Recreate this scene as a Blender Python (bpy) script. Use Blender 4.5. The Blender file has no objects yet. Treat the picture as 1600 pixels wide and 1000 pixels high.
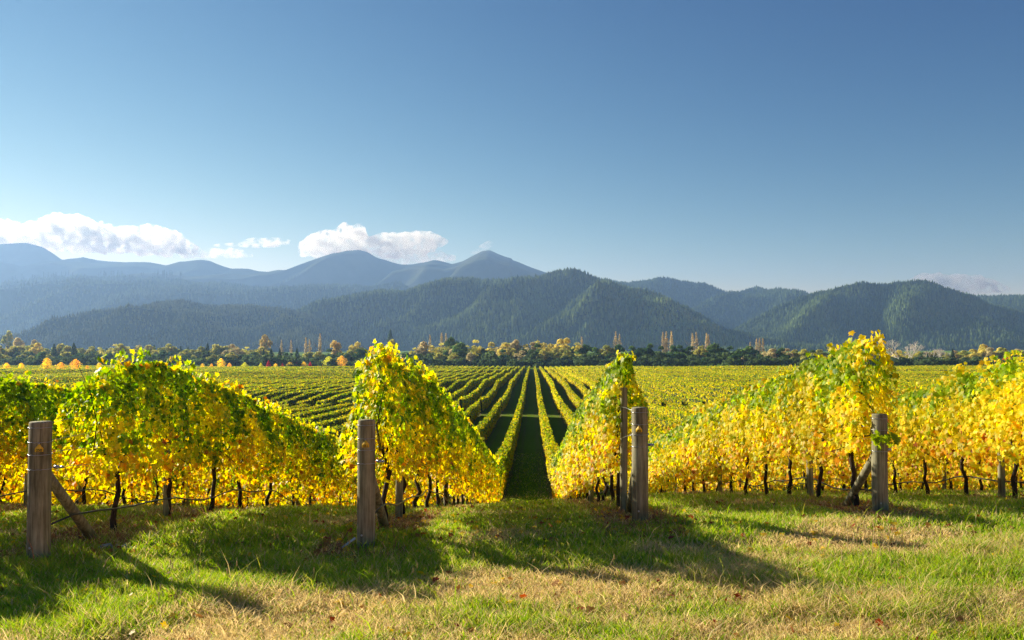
import bpy, math, random
import numpy as np
from mathutils import Vector, Matrix
R = math.radians
scene = bpy.context.scene
COL = scene.collection
rng = np.random.default_rng(7)
random.seed(7)
F = 1350.0            # focal length in pixels of a 1600 px wide frame
CAMZ = 2.15

# ------------------------------------------------------------------ camera
cam = bpy.data.cameras.new('camera'); camo = bpy.data.objects.new('camera', cam); COL.objects.link(camo)
cam.sensor_width = 36.0; cam.lens = 36.0 * F / 1600.0
cam.clip_start = 0.1; cam.clip_end = 80000
camo.location = (0, 0, CAMZ)
camo.rotation_euler = (R(90) + math.atan(40 / F), 0, 0)
scene.camera = camo

# ------------------------------------------------------------------ light
SUN_AZ = R(-57)       # measured from +Y, negative = to the left
SUN_EL = R(22.5)
world = bpy.data.worlds.new("World"); scene.world = world; world.use_nodes = True
wn = world.node_tree; wn.nodes.clear()
sky = wn.nodes.new('ShaderNodeTexSky'); sky.sky_type = 'NISHITA'; sky.sun_disc = False
sky.sun_elevation = SUN_EL; sky.sun_rotation = SUN_AZ
sky.air_density = 0.7; sky.dust_density = 0.0; sky.ozone_density = 3.0; sky.altitude = 50
bg = wn.nodes.new('ShaderNodeBackground'); bg.inputs['Strength'].default_value = 0.05
wo = wn.nodes.new('ShaderNodeOutputWorld')
# polarised-filter look of the photograph: each channel of the sky gets its own contrast
sp = wn.nodes.new('ShaderNodeSeparateColor'); cb = wn.nodes.new('ShaderNodeCombineColor'); wn.links.new(sky.outputs[0], sp.inputs[0])
for ch, (ex, mu) in enumerate(((2.4, .36), (1.6, .46), (.88, .90))):
    pw = wn.nodes.new('ShaderNodeMath'); pw.operation = 'POWER'; pw.inputs[1].default_value = ex
    ml = wn.nodes.new('ShaderNodeMath'); ml.operation = 'MULTIPLY'; ml.inputs[1].default_value = mu
    wn.links.new(sp.outputs[ch], pw.inputs[0]); wn.links.new(pw.outputs[0], ml.inputs[0]); wn.links.new(ml.outputs[0], cb.inputs[ch])
wn.links.new(cb.outputs[0], bg.inputs[0])
wn.links.new(bg.outputs[0], wo.inputs[0])
sl = bpy.data.lights.new('sun', 'SUN'); sl.energy = 5.0; sl.angle = R(0.5); sl.color = (1.0, 0.89, 0.68)
so = bpy.data.objects.new('sun', sl); COL.objects.link(so)
sd = Vector((math.sin(SUN_AZ) * math.cos(SUN_EL), math.cos(SUN_AZ) * math.cos(SUN_EL), math.sin(SUN_EL)))
so.rotation_euler = sd.to_track_quat('Z', 'Y').to_euler()
so.location = (-60, 60, 60)

scene.view_settings.view_transform = 'Standard'; scene.view_settings.look = 'None'
scene.view_settings.exposure = 1.15; scene.view_settings.gamma = 1.0
scene.view_settings.use_curve_mapping = False
cy = scene.cycles
cy.max_bounces = 6; cy.diffuse_bounces = 2; cy.glossy_bounces = 1; cy.transmission_bounces = 4
cy.volume_bounces = 3; cy.transparent_max_bounces = 4
cy.use_denoising = True; cy.denoiser = 'OPENIMAGEDENOISE'; cy.denoising_prefilter = 'NONE'; cy.denoising_input_passes = 'RGB_ALBEDO_NORMAL'
cy.volume_step_rate = 1.0; cy.volume_max_steps = 128
cy.caustics_reflective = False; cy.caustics_refractive = False

# ------------------------------------------------------------------ helpers
def nrm(a):
    return a / np.maximum(np.linalg.norm(a, axis=-1, keepdims=True), 1e-9)

class Noise2:
    def __init__(self, seed):
        self.t = np.random.default_rng(seed).random((257, 257))
    def __call__(self, x, y):
        x = np.asarray(x, float); y = np.asarray(y, float)
        xi = np.floor(x).astype(int); yi = np.floor(y).astype(int)
        fx = x - xi; fy = y - yi
        fx = fx * fx * (3 - 2 * fx); fy = fy * fy * (3 - 2 * fy)
        a = xi % 256; b = yi % 256; t = self.t
        return (t[a, b] * (1 - fx) + t[a + 1, b] * fx) * (1 - fy) + (t[a, b + 1] * (1 - fx) + t[a + 1, b + 1] * fx) * fy
NA, NB, NC = Noise2(1), Noise2(2), Noise2(3)
def fbm(n, x, y, o=3):
    s = 0; a = .5; t = 0
    for i in range(o):
        s = s + a * n(x * 2 ** i + 17.3 * i, y * 2 ** i + 5.1 * i); t += a; a *= .5
    return s / t

def tag(o, label=None, cat=None, group=None, kind=None):
    if label: o['label'] = label
    if cat: o['category'] = cat
    if group: o['group'] = group
    if kind: o['kind'] = kind
    return o

def empty(name, loc, rz=0):
    o = bpy.data.objects.new(name, None); COL.objects.link(o)
    o.location = loc; o.rotation_euler = (0, 0, rz); o.empty_display_size = .1
    return o

def link(name, me, parent=None, loc=None):
    o = bpy.data.objects.new(name, me); COL.objects.link(o)
    if parent is not None: o.parent = parent
    if loc is not None: o.location = loc
    return o

def mesh_np(name, V, loops, counts, mat, colors=None, smooth=False):
    me = bpy.data.meshes.new(name)
    V = np.ascontiguousarray(V, np.float32); loops = np.ascontiguousarray(loops, np.int32).ravel()
    counts = np.ascontiguousarray(counts, np.int32)
    me.vertices.add(len(V)); me.vertices.foreach_set('co', V.ravel())
    me.loops.add(len(loops)); me.loops.foreach_set('vertex_index', loops)
    me.polygons.add(len(counts))
    st = np.zeros(len(counts), np.int32); st[1:] = np.cumsum(counts)[:-1]
    me.polygons.foreach_set('loop_start', st); me.polygons.foreach_set('loop_total', counts)
    if smooth: me.polygons.foreach_set('use_smooth', np.ones(len(counts), bool))
    me.update(calc_edges=True)
    if colors is not None:
        at = me.color_attributes.new('Col', 'FLOAT_COLOR', 'POINT')
        c = np.ones((len(V), 4), np.float32); c[:, :3] = colors
        at.data.foreach_set('color', c.ravel())
    if mat: me.materials.append(mat)
    return me

class MB:
    """collects simple solids into one mesh"""
    def __init__(s): s.V = []; s.L = []; s.C = []; s.n = 0
    def add(s, V, faces):
        V = np.asarray(V, float); s.V.append(V)
        for f in faces: s.L.extend([i + s.n for i in f]); s.C.append(len(f))
        s.n += len(V)
    def tube(s, pts, rad, seg=8, caps=True):
        pts = np.asarray(pts, float); m = len(pts)
        if np.isscalar(rad): rad = [rad] * m
        T = np.gradient(pts, axis=0); T = nrm(T)
        a = np.array([0, 0, 1.0]) if abs(T[0][2]) < .9 else np.array([1.0, 0, 0])
        V = []
        for i in range(m):
            u = nrm(np.cross(T[i], a)); w = np.cross(T[i], u)
            for j in range(seg):
                t = 2 * math.pi * j / seg
                V.append(pts[i] + rad[i] * (math.cos(t) * u + math.sin(t) * w))
        fs = []
        for i in range(m - 1):
            for j in range(seg):
                k = (j + 1) % seg
                fs.append((i * seg + j, i * seg + k, (i + 1) * seg + k, (i + 1) * seg + j))
        if caps:
            fs.append(tuple(range(seg))[::-1]); fs.append(tuple((m - 1) * seg + j for j in range(seg)))
        s.add(V, fs)
    def blob(s, c, r, seed=0, seg=8, rings=5, amp=.2):
        g = np.random.default_rng(seed); V = []; r = np.broadcast_to(np.asarray(r, float), 3)
        V.append(np.array([0, 0, -1.0]) * r)
        for i in range(1, rings):
            ph = math.pi * i / rings
            for j in range(seg):
                th = 2 * math.pi * j / seg; k = 1 + amp * (g.random() - .5)
                V.append(np.array([math.sin(ph) * math.cos(th), math.sin(ph) * math.sin(th), -math.cos(ph)]) * r * k)
        V.append(np.array([0, 0, 1.0]) * r)
        fs = []
        for j in range(seg):
            k = (j + 1) % seg
            fs.append((0, 1 + k, 1 + j))
            for i in range(rings - 2):
                a = 1 + i * seg; b = a + seg
                fs.append((a + j, a + k, b + k, b + j))
            fs.append((1 + (rings - 2) * seg + j, 1 + (rings - 2) * seg + k, len(V) - 1))
        s.add(np.array(V) + np.asarray(c), fs)
    def mesh(s, name, mat, smooth=True):
        return mesh_np(name, np.concatenate(s.V), s.L, s.C, mat, smooth=smooth)

# ------------------------------------------------------------------ terrain
PY = np.array([-60, 5, 9, 10.5, 12, 14, 16, 18.5, 25, 33, 42, 60, 80, 97, 128, 183, 273, 360, 526, 700, 1500, 12000.])
PD = np.array([2.2, 2.12, 2.14, 2.19, 2.40, 2.66, 2.98, 3.44, 4.6, 6.1, 7.8, 8.8, 9.15, 9.6, 10.1, 10.6, 11.3, 12.2, 14.4, 14.8, 14.8, 14.8])
_gy = np.linspace(-60, 700, 7601); _gd = np.interp(_gy, PY, PD)
_k = np.hanning(31); _k /= _k.sum(); _gs = np.convolve(np.pad(_gd, 15, mode='edge'), _k, 'valid')
def zg(x, y):
    x = np.asarray(x, float); y = np.asarray(y, float)
    ramp = np.clip((y - 15) / 8, 0, 1) * np.clip((60 - y) / 15, 0, 1)
    sh = np.clip(-x * .25, -1.2, 1.5) * ramp
    d = np.interp(y + sh, _gy, _gs)
    und = np.clip((y - 50) / 60, 0, 1) * np.clip((700 - y) / 200, 0, 1)
    w = und * (.95 * (fbm(NB, x / 60 + 40, y / 34 + 11, 2) - .5) * 2)
    near = np.clip((45 - np.abs(y)) / 20, 0, 1)
    w = w + near * (.10 * (fbm(NC, x / 1.6 + 3, y / 1.1, 3) - .5) + .12 * (NA(x / 4 + 9, y / 3.) - .5))
    w = w + .028 * np.clip(x, 0, 8) * np.clip((y - 6) / 4, 0, 1) * np.clip((30 - y) / 10, 0, 1)
    return CAMZ - d + w

SH = 32 / F           # the rows run slightly to the right of the view
def rowx(k): return -1.82 + 3.125 * (k - 2)
def rx(k, y): return rowx(k) + SH * np.asarray(y, float)

# ------------------------------------------------------------------ materials
def newmat(name):
    m = bpy.data.materials.new(name); m.use_nodes = True; m.node_tree.nodes.clear()
    return m, m.node_tree.nodes, m.node_tree.links
def N(ns, t, **kw):
    n = ns.new(t)
    for k, v in kw.items():
        if k.startswith('i_'): n.inputs[k[2:].replace('_', ' ')].default_value = v
        else: setattr(n, k, v)
    return n

def leaf_mat(name, trans=.5, rough=.45, spec=.35, gain=1.0, tgain=1.3):
    m, ns, ls = newmat(name)
    at = N(ns, 'ShaderNodeAttribute', attribute_name='Col')
    oi = N(ns, 'ShaderNodeObjectInfo')
    hs = N(ns, 'ShaderNodeHueSaturation')
    mr = N(ns, 'ShaderNodeMapRange'); mr.inputs['To Min'].default_value = .85 * gain; mr.inputs['To Max'].default_value = 1.12 * gain
    ls.new(oi.outputs['Random'], mr.inputs[0]); ls.new(mr.outputs[0], hs.inputs['Value'])
    ls.new(at.outputs['Color'], hs.inputs['Color'])
    pr = N(ns, 'ShaderNodeBsdfPrincipled'); pr.inputs['Roughness'].default_value = rough
    pr.inputs['Specular IOR Level'].default_value = spec
    ls.new(hs.outputs[0], pr.inputs['Base Color'])
    tr = N(ns, 'ShaderNodeBsdfTranslucent')
    g = N(ns, 'ShaderNodeHueSaturation'); g.inputs['Value'].default_value = tgain; g.inputs['Saturation'].default_value = 1.1
    ls.new(hs.outputs[0], g.inputs['Color']); ls.new(g.outputs[0], tr.inputs['Color'])
    mx = N(ns, 'ShaderNodeMixShader'); mx.inputs[0].default_value = trans
    ls.new(pr.outputs[0], mx.inputs[1]); ls.new(tr.outputs[0], mx.inputs[2])
    o = N(ns, 'ShaderNodeOutputMaterial'); ls.new(mx.outputs[0], o.inputs[0])
    return m

def wood_mat(name, c1, c2, scale=1.0):
    m, ns, ls = newmat(name)
    tc = N(ns, 'ShaderNodeTexCoord'); mp = N(ns, 'ShaderNodeMapping'); mp.inputs['Scale'].default_value = (26 * scale, 26 * scale, 1.6 * scale)
    oi = N(ns, 'ShaderNodeObjectInfo')
    ad = N(ns, 'ShaderNodeVectorMath', operation='ADD'); ls.new(tc.outputs['Object'], ad.inputs[0])
    ls.new(oi.outputs['Random'], ad.inputs[1])
    ls.new(ad.outputs[0], mp.inputs[0])
    n1 = N(ns, 'ShaderNodeTexNoise'); n1.inputs['Scale'].default_value = 1.0; n1.inputs['Detail'].default_value = 8; n1.inputs['Roughness'].default_value = .7
    ls.new(mp.outputs[0], n1.inputs['Vector'])
    n2 = N(ns, 'ShaderNodeTexNoise'); n2.inputs['Scale'].default_value = 5; n2.inputs['Detail'].default_value = 4
    ls.new(ad.outputs[0], n2.inputs['Vector'])
    cr = N(ns, 'ShaderNodeValToRGB'); cr.color_ramp.elements[0].position = .38; cr.color_ramp.elements[1].position = .66
    cr.color_ramp.elements[0].color = (*c1, 1); cr.color_ramp.elements[1].color = (*c2, 1)
    ls.new(n1.outputs[0], cr.inputs[0])
    m2 = N(ns, 'ShaderNodeMix', data_type='RGBA', blend_type='MULTIPLY'); m2.inputs[0].default_value = .7
    cr2 = N(ns, 'ShaderNodeValToRGB'); cr2.color_ramp.elements[0].position = .35; cr2.color_ramp.elements[1].position = .7
    cr2.color_ramp.elements[0].color = (.55, .52, .45, 1); cr2.color_ramp.elements[1].color = (1, 1, 1, 1)
    ls.new(n2.outputs[0], cr2.inputs[0]); ls.new(cr.outputs[0], m2.inputs[6]); ls.new(cr2.outputs[0], m2.inputs[7])
    pr = N(ns, 'ShaderNodeBsdfPrincipled'); pr.inputs['Roughness'].default_value = .85; pr.inputs['Specular IOR Level'].default_value = .2
    ls.new(m2.outputs[2], pr.inputs['Base Color'])
    bp = N(ns, 'ShaderNodeBump'); bp.inputs['Strength'].default_value = .6; bp.inputs['Distance'].default_value = .012
    ls.new(n1.outputs[0], bp.inputs['Height']); ls.new(bp.outputs[0], pr.inputs['Normal'])
    o = N(ns, 'ShaderNodeOutputMaterial'); ls.new(pr.outputs[0], o.inputs[0])
    return m

def plain(name, c, rough=.6, metal=0, noise=0, nscale=10):
    m, ns, ls = newmat(name)
    pr = N(ns, 'ShaderNodeBsdfPrincipled'); pr.inputs['Roughness'].default_value = rough; pr.inputs['Metallic'].default_value = metal
    pr.inputs['Base Color'].default_value = (*c, 1)
    if noise:
        n1 = N(ns, 'ShaderNodeTexNoise'); n1.inputs['Scale'].default_value = nscale; n1.inputs['Detail'].default_value = 6
        tc = N(ns, 'ShaderNodeTexCoord'); ls.new(tc.outputs['Object'], n1.inputs['Vector'])
        cr = N(ns, 'ShaderNodeValToRGB')
        cr.color_ramp.elements[0].position = .3; cr.color_ramp.elements[1].position = .7
        cr.color_ramp.elements[0].color = (*[v * (1 - noise) for v in c], 1); cr.color_ramp.elements[1].color = (*[min(1, v * (1 + noise)) for v in c], 1)
        ls.new(n1.outputs[0], cr.inputs[0]); ls.new(cr.outputs[0], pr.inputs['Base Color'])
    o = N(ns, 'ShaderNodeOutputMaterial'); ls.new(pr.outputs[0], o.inputs[0])
    return m

M_LEAF = leaf_mat('vine_leaf', .58, .45, .22, 1.08, 1.3)
M_ROW = leaf_mat('row_leaf', .5, .6, .12, 1.05, 1.25)
M_GRASS = leaf_mat('grass_blade', .48, .6, .22, 1.18, 1.45)
M_TREE = leaf_mat('tree_leaf', .45, .8, .05, 1.7, 1.5)
M_CONIFER = leaf_mat('conifer_forest', .15, .9, .03, 1.2, 1.0)
M_POST = wood_mat('weathered_post', (.15, .14, .085), (.44, .415, .28))
M_TRUNK = wood_mat('vine_bark', (.018, .012, .009), (.075, .05, .035), 1.2)
M_BARK = wood_mat('tree_bark', (.08, .06, .045), (.22, .18, .14), .2)
M_PALEBARK = wood_mat('pale_bark', (.25, .20, .16), (.5, .43, .37), .2)
M_WIRE = plain('galvanised_wire', (.45, .47, .5), .35, .8)
M_HOSE = plain('black_hose', (.02, .02, .022), .35)
M_TAG = plain('yellow_plastic', (.78, .5, .02), .45)
M_INK = plain('black_ink', (.02, .02, .02), .6)
M_STONE = plain('stone', (.34, .32, .29), .9, 0, .3, 14)
M_WHITE = plain('white_plastic', (.6, .62, .62), .5)

# ground
def ground_mat():
    m, ns, ls = newmat('ground_grass')
    at = N(ns, 'ShaderNodeAttribute', attribute_name='Col')
    geo = N(ns, 'ShaderNodeNewGeometry')
    n1 = N(ns, 'ShaderNodeTexNoise'); n1.inputs['Scale'].default_value = 9; n1.inputs['Detail'].default_value = 8; n1.inputs['Roughness'].default_value = .75
    ls.new(geo.outputs['Position'], n1.inputs['Vector'])
    cr = N(ns, 'ShaderNodeValToRGB'); cr.color_ramp.elements[0].position = .3; cr.color_ramp.elements[1].position = .72
    cr.color_ramp.elements[0].color = (.45, .45, .45, 1); cr.color_ramp.elements[1].color = (1.35, 1.35, 1.2, 1)
    ls.new(n1.outputs[0], cr.inputs[0])
    mx = N(ns, 'ShaderNodeMix', data_type='RGBA', blend_type='MULTIPLY'); mx.inputs[0].default_value = 1
    ls.new(at.outputs['Color'], mx.inputs[6]); ls.new(cr.outputs[0], mx.inputs[7])
    pr = N(ns, 'ShaderNodeBsdfPrincipled'); pr.inputs['Roughness'].default_value = 1; pr.inputs['Specular IOR Level'].default_value = 0
    ls.new(mx.outputs[2], pr.inputs['Base Color'])
    bp = N(ns, 'ShaderNodeBump'); bp.inputs['Strength'].default_value = .8; bp.inputs['Distance'].default_value = .05
    ls.new(n1.outputs[0], bp.inputs['Height']); ls.new(bp.outputs[0], pr.inputs['Normal'])
    o = N(ns, 'ShaderNodeOutputMaterial'); ls.new(pr.outputs[0], o.inputs[0])
    return m
M_GROUND = ground_mat()

ENDS = {-2: 6.9, -1: 7.4, 0: 7.9, 1: 8.71, 2: 9.5, 3: 10.56, 4: 11.08, 5: 12.0, 6: 12.8, 7: 13.6}
def row_end(k): return ENDS.get(k, np.interp(k, [-30, -2, 7, 40], [6.9, 6.9, 13.6, 20]))

def deadness(x, y):
    """0 = green sward, 1 = dead straw coloured grass"""
    n = fbm(NA, x / 1.9 + 50, y / 1.0 + 20, 4)
    lean = np.interp(y + .05 * x, [4, 6.8, 8.4, 10.5, 60], [.03, .02, -.03, -.07, -.14])
    d = np.clip((n + lean - .50) / .16, 0, 1)
    # sprayed strip under the vines
    k = np.round((x - SH * y - rowx(2)) / 3.125)
    off = np.abs(x - SH * y - rowx(2) - 3.125 * k)
    endy = 9.5 + .75 * k
    strip = np.clip((.62 - off) / .2, 0, 1) * np.clip((y - endy + .9) / .6, 0, 1)
    d = np.maximum(d, strip * np.clip((fbm(NC, x * 1.1, y * .6, 2) - .25) / .2, 0, 1))
    return d, strip

# ------------------------------------------------------------------ ground sheet
def build_ground():
    ys = np.unique(np.concatenate([np.arange(-60, 3.6, 4.0), np.arange(4, 17, .14), np.arange(17, 60, .6), np.geomspace(60, 7800, 150), [127.5, 128.5, 130, 132, 133.5, 134.5, 354, 356, 360, 366, 368]]))
    s = np.linspace(-1, 1, 261)
    sx = np.sign(s) * (np.abs(s) * .25 + .75 * np.abs(s) ** 4)
    Y = np.repeat(ys[:, None], len(s), 1)
    half = np.maximum(45, np.abs(ys) * .95 + 30)[:, None]
    X = sx[None, :] * half
    Z = zg(X, Y)
    V = np.stack([X, Y, Z], -1).reshape(-1, 3)
    n, m = len(ys), len(s)
    i = np.arange(n - 1)[:, None] * m + np.arange(m - 1)[None, :]
    q = np.stack([i, i + 1, i + m + 1, i + m], -1).reshape(-1, 4)
    d, strip = deadness(V[:, 0], V[:, 1])
    g = np.array([.06, .11, .015]); t = np.array([.24, .19, .08]); b = np.array([.13, .085, .05])
    c = g * (1 - d[:, None]) + t * d[:, None]
    c = c * (1 - strip[:, None] * .6) + b * strip[:, None] * .6
    far = np.clip((V[:, 1] - 20) / 30, 0, 1)[:, None]
    tk = (((V[:, 1] > 128) & (V[:, 1] < 134)) | ((V[:, 1] > 355) & (V[:, 1] < 367)))[:, None]
    c = c * (1 - far) + (np.where(tk, np.array([.17, .24, .03]), np.array([.15, .25, .022])) * (.8 + .4 * fbm(NB, V[:, 0] / 9, V[:, 1] / 9)[:, None])) * far
    u = (V[:, 0] - SH * V[:, 1] - rowx(2)) / 3.125; u = (u - np.floor(u) - .5) * 3.125     # offset from the middle of each alley
    rut = np.clip(1 - np.abs(np.abs(u) - .72) / .22, 0, 1) * np.clip((V[:, 1] - 12) / 8, 0, 1) * (.3 + .7 * fbm(NC, V[:, 0] / 2, V[:, 1] / 7, 2))
    bare = np.clip((np.abs(u) - 1.05) / .2, 0, 1) * np.clip((V[:, 1] - 12) / 8, 0, 1) * np.clip((540 - V[:, 1]) / 5, 0, 1)
    w_ = np.clip(rut * .75 + bare * .8, 0, 1)[:, None]; c = c * (1 - w_) + np.array([.21, .17, .08]) * w_
    me = mesh_np('ground', V, q, np.full(len(q), 4), M_GROUND, c, True)
    tag(link('ground', me), kind='structure')
build_ground()

# ------------------------------------------------------------------ grass
def build_grass():
    Vs = []; Cs = []; cnt = 0
    def batch(n, y0, y1, hmul, wmul, keep=None):
        y = rng.random(n) * (y1 - y0) + y0
        # denser sampling with equal screen weight
        hw = y * .64 + 1.0
        x = (rng.random(n) * 2 - 1) * hw
        if keep is not None:
            k = keep(x, y); x = x[k]; y = y[k]
        n = len(x)
        d, strip = deadness(x, y)
        tuft = fbm(NB, x / .35, y / .35 + 7, 2); big = NC(x / 1.1 + 80, y / .9)
        h = (.03 + .085 * rng.random(n)) * (.55 + 1.0 * tuft) * hmul
        h *= np.where(big > .72, 1.45, 1.0) * (1 - .25 * d)
        h = np.where(rng.random(n) < .004, h * 2.2 + .04, h)
        w = (.003 + .003 * rng.random(n)) * wmul
        a = rng.random(n) * 2 * math.pi
        dirn = np.stack([np.cos(a), np.sin(a), np.zeros(n)], -1)
        la = rng.random(n) * 2 * math.pi; lm = h * (.25 + .75 * rng.random(n)) * (1 + .5 * d)
        lean = np.stack([np.cos(la) * lm, np.sin(la) * lm, np.zeros(n)], -1)
        base = np.stack([x, y, zg(x, y) - .004], -1)
        up = np.array([0, 0, 1.0])
        mid = base + lean * .35 + up * (h * .6)[:, None]
        tip = base + lean + up * h[:, None]
        ww = w[:, None] * dirn
        V = np.stack([base - ww, base + ww, mid + ww * .75, mid - ww * .75, tip], 1)
        pick = rng.random(n)
        g1 = np.array([.13, .27, .015]); g2 = np.array([.36, .46, .04]); t1 = np.array([.68, .53, .29]); t2 = np.array([.46, .36, .15])
        u = rng.random((n, 1)); G = g1 * u + g2 * (1 - u); T = t1 * u + t2 * (1 - u)
        isdead = (pick < (.14 + .72 * d))[:, None]; ol = (rng.random(n) < .3)[:, None]; G = np.where(ol, np.array([.38, .38, .06]), G)
        brown = (strip[:, None] > .4) & (rng.random((n, 1)) < .7)
        C = np.where(isdead, T, G); C = np.where(brown & isdead, np.array([.27, .14, .075]) * (.7 + .6 * u), C)
        V = V.reshape(-1, 3); C = np.repeat(C, 5, 0)
        return V, C
    parts = [batch(230000, 5.2, 9.0, 1, 1.0), batch(200000, 9.0, 14.0, .85, 1.35), batch(110000, 14, 26, .75, 2.0), batch(60000, 38, 75, .9, 5.0, lambda x, y: (np.abs(x - SH * y) < 8) & (rng.random(len(x)) < .9))]
    V = np.concatenate([p[0] for p in parts]); C = np.concatenate([p[1] for p in parts])
    n = len(V) // 5
    b = np.arange(n)[:, None] * 5
    loops = np.concatenate([b + 0, b + 1, b + 2, b + 3, b + 3, b + 2, b + 4], 1)
    counts = np.tile([4, 3], n)
    me = mesh_np('grass', V, loops, counts, M_GRASS, C)
    tag(link('grass', me), 'rough mown grass with green tufts and straw coloured patches', 'grass', kind='stuff')
build_grass()

# ------------------------------------------------------------------ leaves
OUT = np.array([(0, 0), (.30, -.12), (.54, .10), (.36, .28), (.62, .52), (.28, .60), (0, 1.0), (-.28, .60), (-.62, .52), (-.36, .28), (-.54, .10), (-.30, -.12)])
def leaves(P, Nn, size, col, D0=None):
    """lobed, folded vine leaves at P facing Nn"""
    n = len(P)
    if D0 is None: D0 = np.array([0, 0, -1.0]) + rng.normal(0, .45, (n, 3))
    D = nrm(D0 - Nn * (Nn * D0).sum(1, keepdims=True)); Rr = np.cross(Nn, D)
    fold = rng.uniform(-.05, .40, (n, 1)); curl = rng.uniform(-.1, .35, (n, 1))
    u = OUT[:, 0][None, :]; v = OUT[:, 1][None, :]
    w = -fold * np.abs(u) - curl * v * v
    s = size[:, None]
    V = P[:, None, :] + (s * u)[..., None] * Rr[:, None, :] + (s * (v - .3))[..., None] * D[:, None, :] + (s * w)[..., None] * Nn[:, None, :]
    C = np.repeat(col, 12, 0)
    b = np.arange(n)[:, None] * 12
    loops = np.concatenate([b + np.arange(7)[None], b + np.array([0, 6, 7, 8, 9, 10, 11])[None]], 1)
    return V.reshape(-1, 3), loops, np.full(2 * n, 7), C

def quads(P, Nn, size, col):
    n = len(P)
    a = nrm(rng.normal(0, 1, (n, 3))); A = nrm(np.cross(Nn, a)); B = np.cross(Nn, A)
    s = size[:, None] * .5
    V = np.stack([P - A * s, P - B * s * .8 + Nn * s * .3, P + A * s, P + B * s * .9 + Nn * s * .2], 1).reshape(-1, 3)
    b = np.arange(n)[:, None] * 4
    return V, b + np.arange(4)[None], np.full(n, 4), np.repeat(col, 4, 0)

GREEN = np.array([.10, .21, .008]); LIME = np.array([.33, .44, .012]); YEL = np.array([.80, .64, .016])
ORA = np.array([.80, .43, .014]); RUST = np.array([.40, .14, .02])
def leafcol(n, t, yb, patch=None):
    """t height fraction 0..1, yb yellow bias 0..1"""
    if patch is None: patch = np.zeros(n)
    g = .5 + (rng.random(n) - .5) * .75 + patch
    v = 1.35 * t - 1.0 * yb + .27
    green = g < v
    deep = rng.random(n) < (.52 - .48 * yb)
    c = np.where(green[:, None], np.where(deep[:, None], GREEN, LIME), YEL)
    o = (~green) & (rng.random(n) < np.clip(.62 - 1.25 * t, 0, 1)); c = np.where(o[:, None], ORA, c)
    r = (~green) & (rng.random(n) < np.clip(.10 - .20 * t, 0, 1)); c = np.where(r[:, None], RUST, c)
    mixl = (~green) & (rng.random(n) < .4); c = np.where(mixl[:, None], .5 * LIME + .5 * YEL, c)
    return c * rng.uniform(.75, 1.2, (n, 1)) * (1 + rng.normal(0, .06, (n, 3)))

TOPS = {0: ([7, 12, 14, 20, 60], [2.0, 2.02, 2.05, 1.95, 2.0]),
        1: ([8, 9.7, 10.3, 11.8, 13.5, 15.4, 18.9, 24, 60], [1.5, 1.85, 2.12, 2.15, 2.03, 1.95, 1.85, 1.8, 1.95]),
        2: ([9, 10.2, 10.5, 12, 15.4, 17, 22, 25, 34, 60], [2.0, 2.36, 2.22, 2.28, 2.35, 2.28, 2.25, 2.1, 2.05, 2.0]),
        3: ([10, 11.8, 12.3, 13, 17, 25, 33, 60], [1.9, 2.2, 2.38, 2.3, 2.38, 2.4, 2.35, 2.1]),
        4: ([10.8, 11.3, 11.7, 12.2, 13.1, 14.3, 16.2, 19, 26, 60], [2.0, 2.45, 2.6, 2.42, 2.5, 2.38, 2.33, 2.28, 2.05, 2.0]),
        5: ([12, 13.5, 15.3, 17, 20, 60], [2.3, 2.33, 2.32, 2.2, 2.1, 2.0])}
YB = {-3: .45, -2: .45, -1: .45, 0: .42, 1: .40, 2: .50, 3: .74, 4: .82, 5: .86}
def htop(k, y):
    y = np.asarray(y, float)
    b = np.interp(y, *TOPS[k]) if k in TOPS else np.full(y.shape, 2.05)
    b = b - {0: .05, 1: .12, 2: .20, 3: .16, 4: .28, 5: .22}.get(k, 0) * np.clip((24 - y) / 8, 0, 1)
    return b + .16 * (fbm(NA, y / .8 + 31 * k, np.full(y.shape, k * 3.7), 2) - .5)
def yb(k, y): 
    b = YB.get(k, .85 if k > 5 else .45)
    far = np.clip((np.asarray(y, float) - 20) / 40, 0, 1)
    return b * (1 - far) + far * (.68 if k <= 2 else .76)

ORD = ['zeroth', 'first', 'second', 'third', 'fourth', 'fifth', 'sixth', 'seventh', 'eighth', 'ninth', 'tenth', 'eleventh', 'twelfth']
def ordw(i):
    if i < 13: return ORD[i]
    s = 'th' if 10 <= i % 100 <= 20 else {1: 'st', 2: 'nd', 3: 'rd'}.get(i % 10, 'th')
    return f'{i}{s}'
def rowname(k):
    if k <= 2:
        i = 3 - k; return f'{ordw(i)} row left of central alley'
    i = k - 2; return f'{ordw(i)} row right of central alley'

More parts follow.
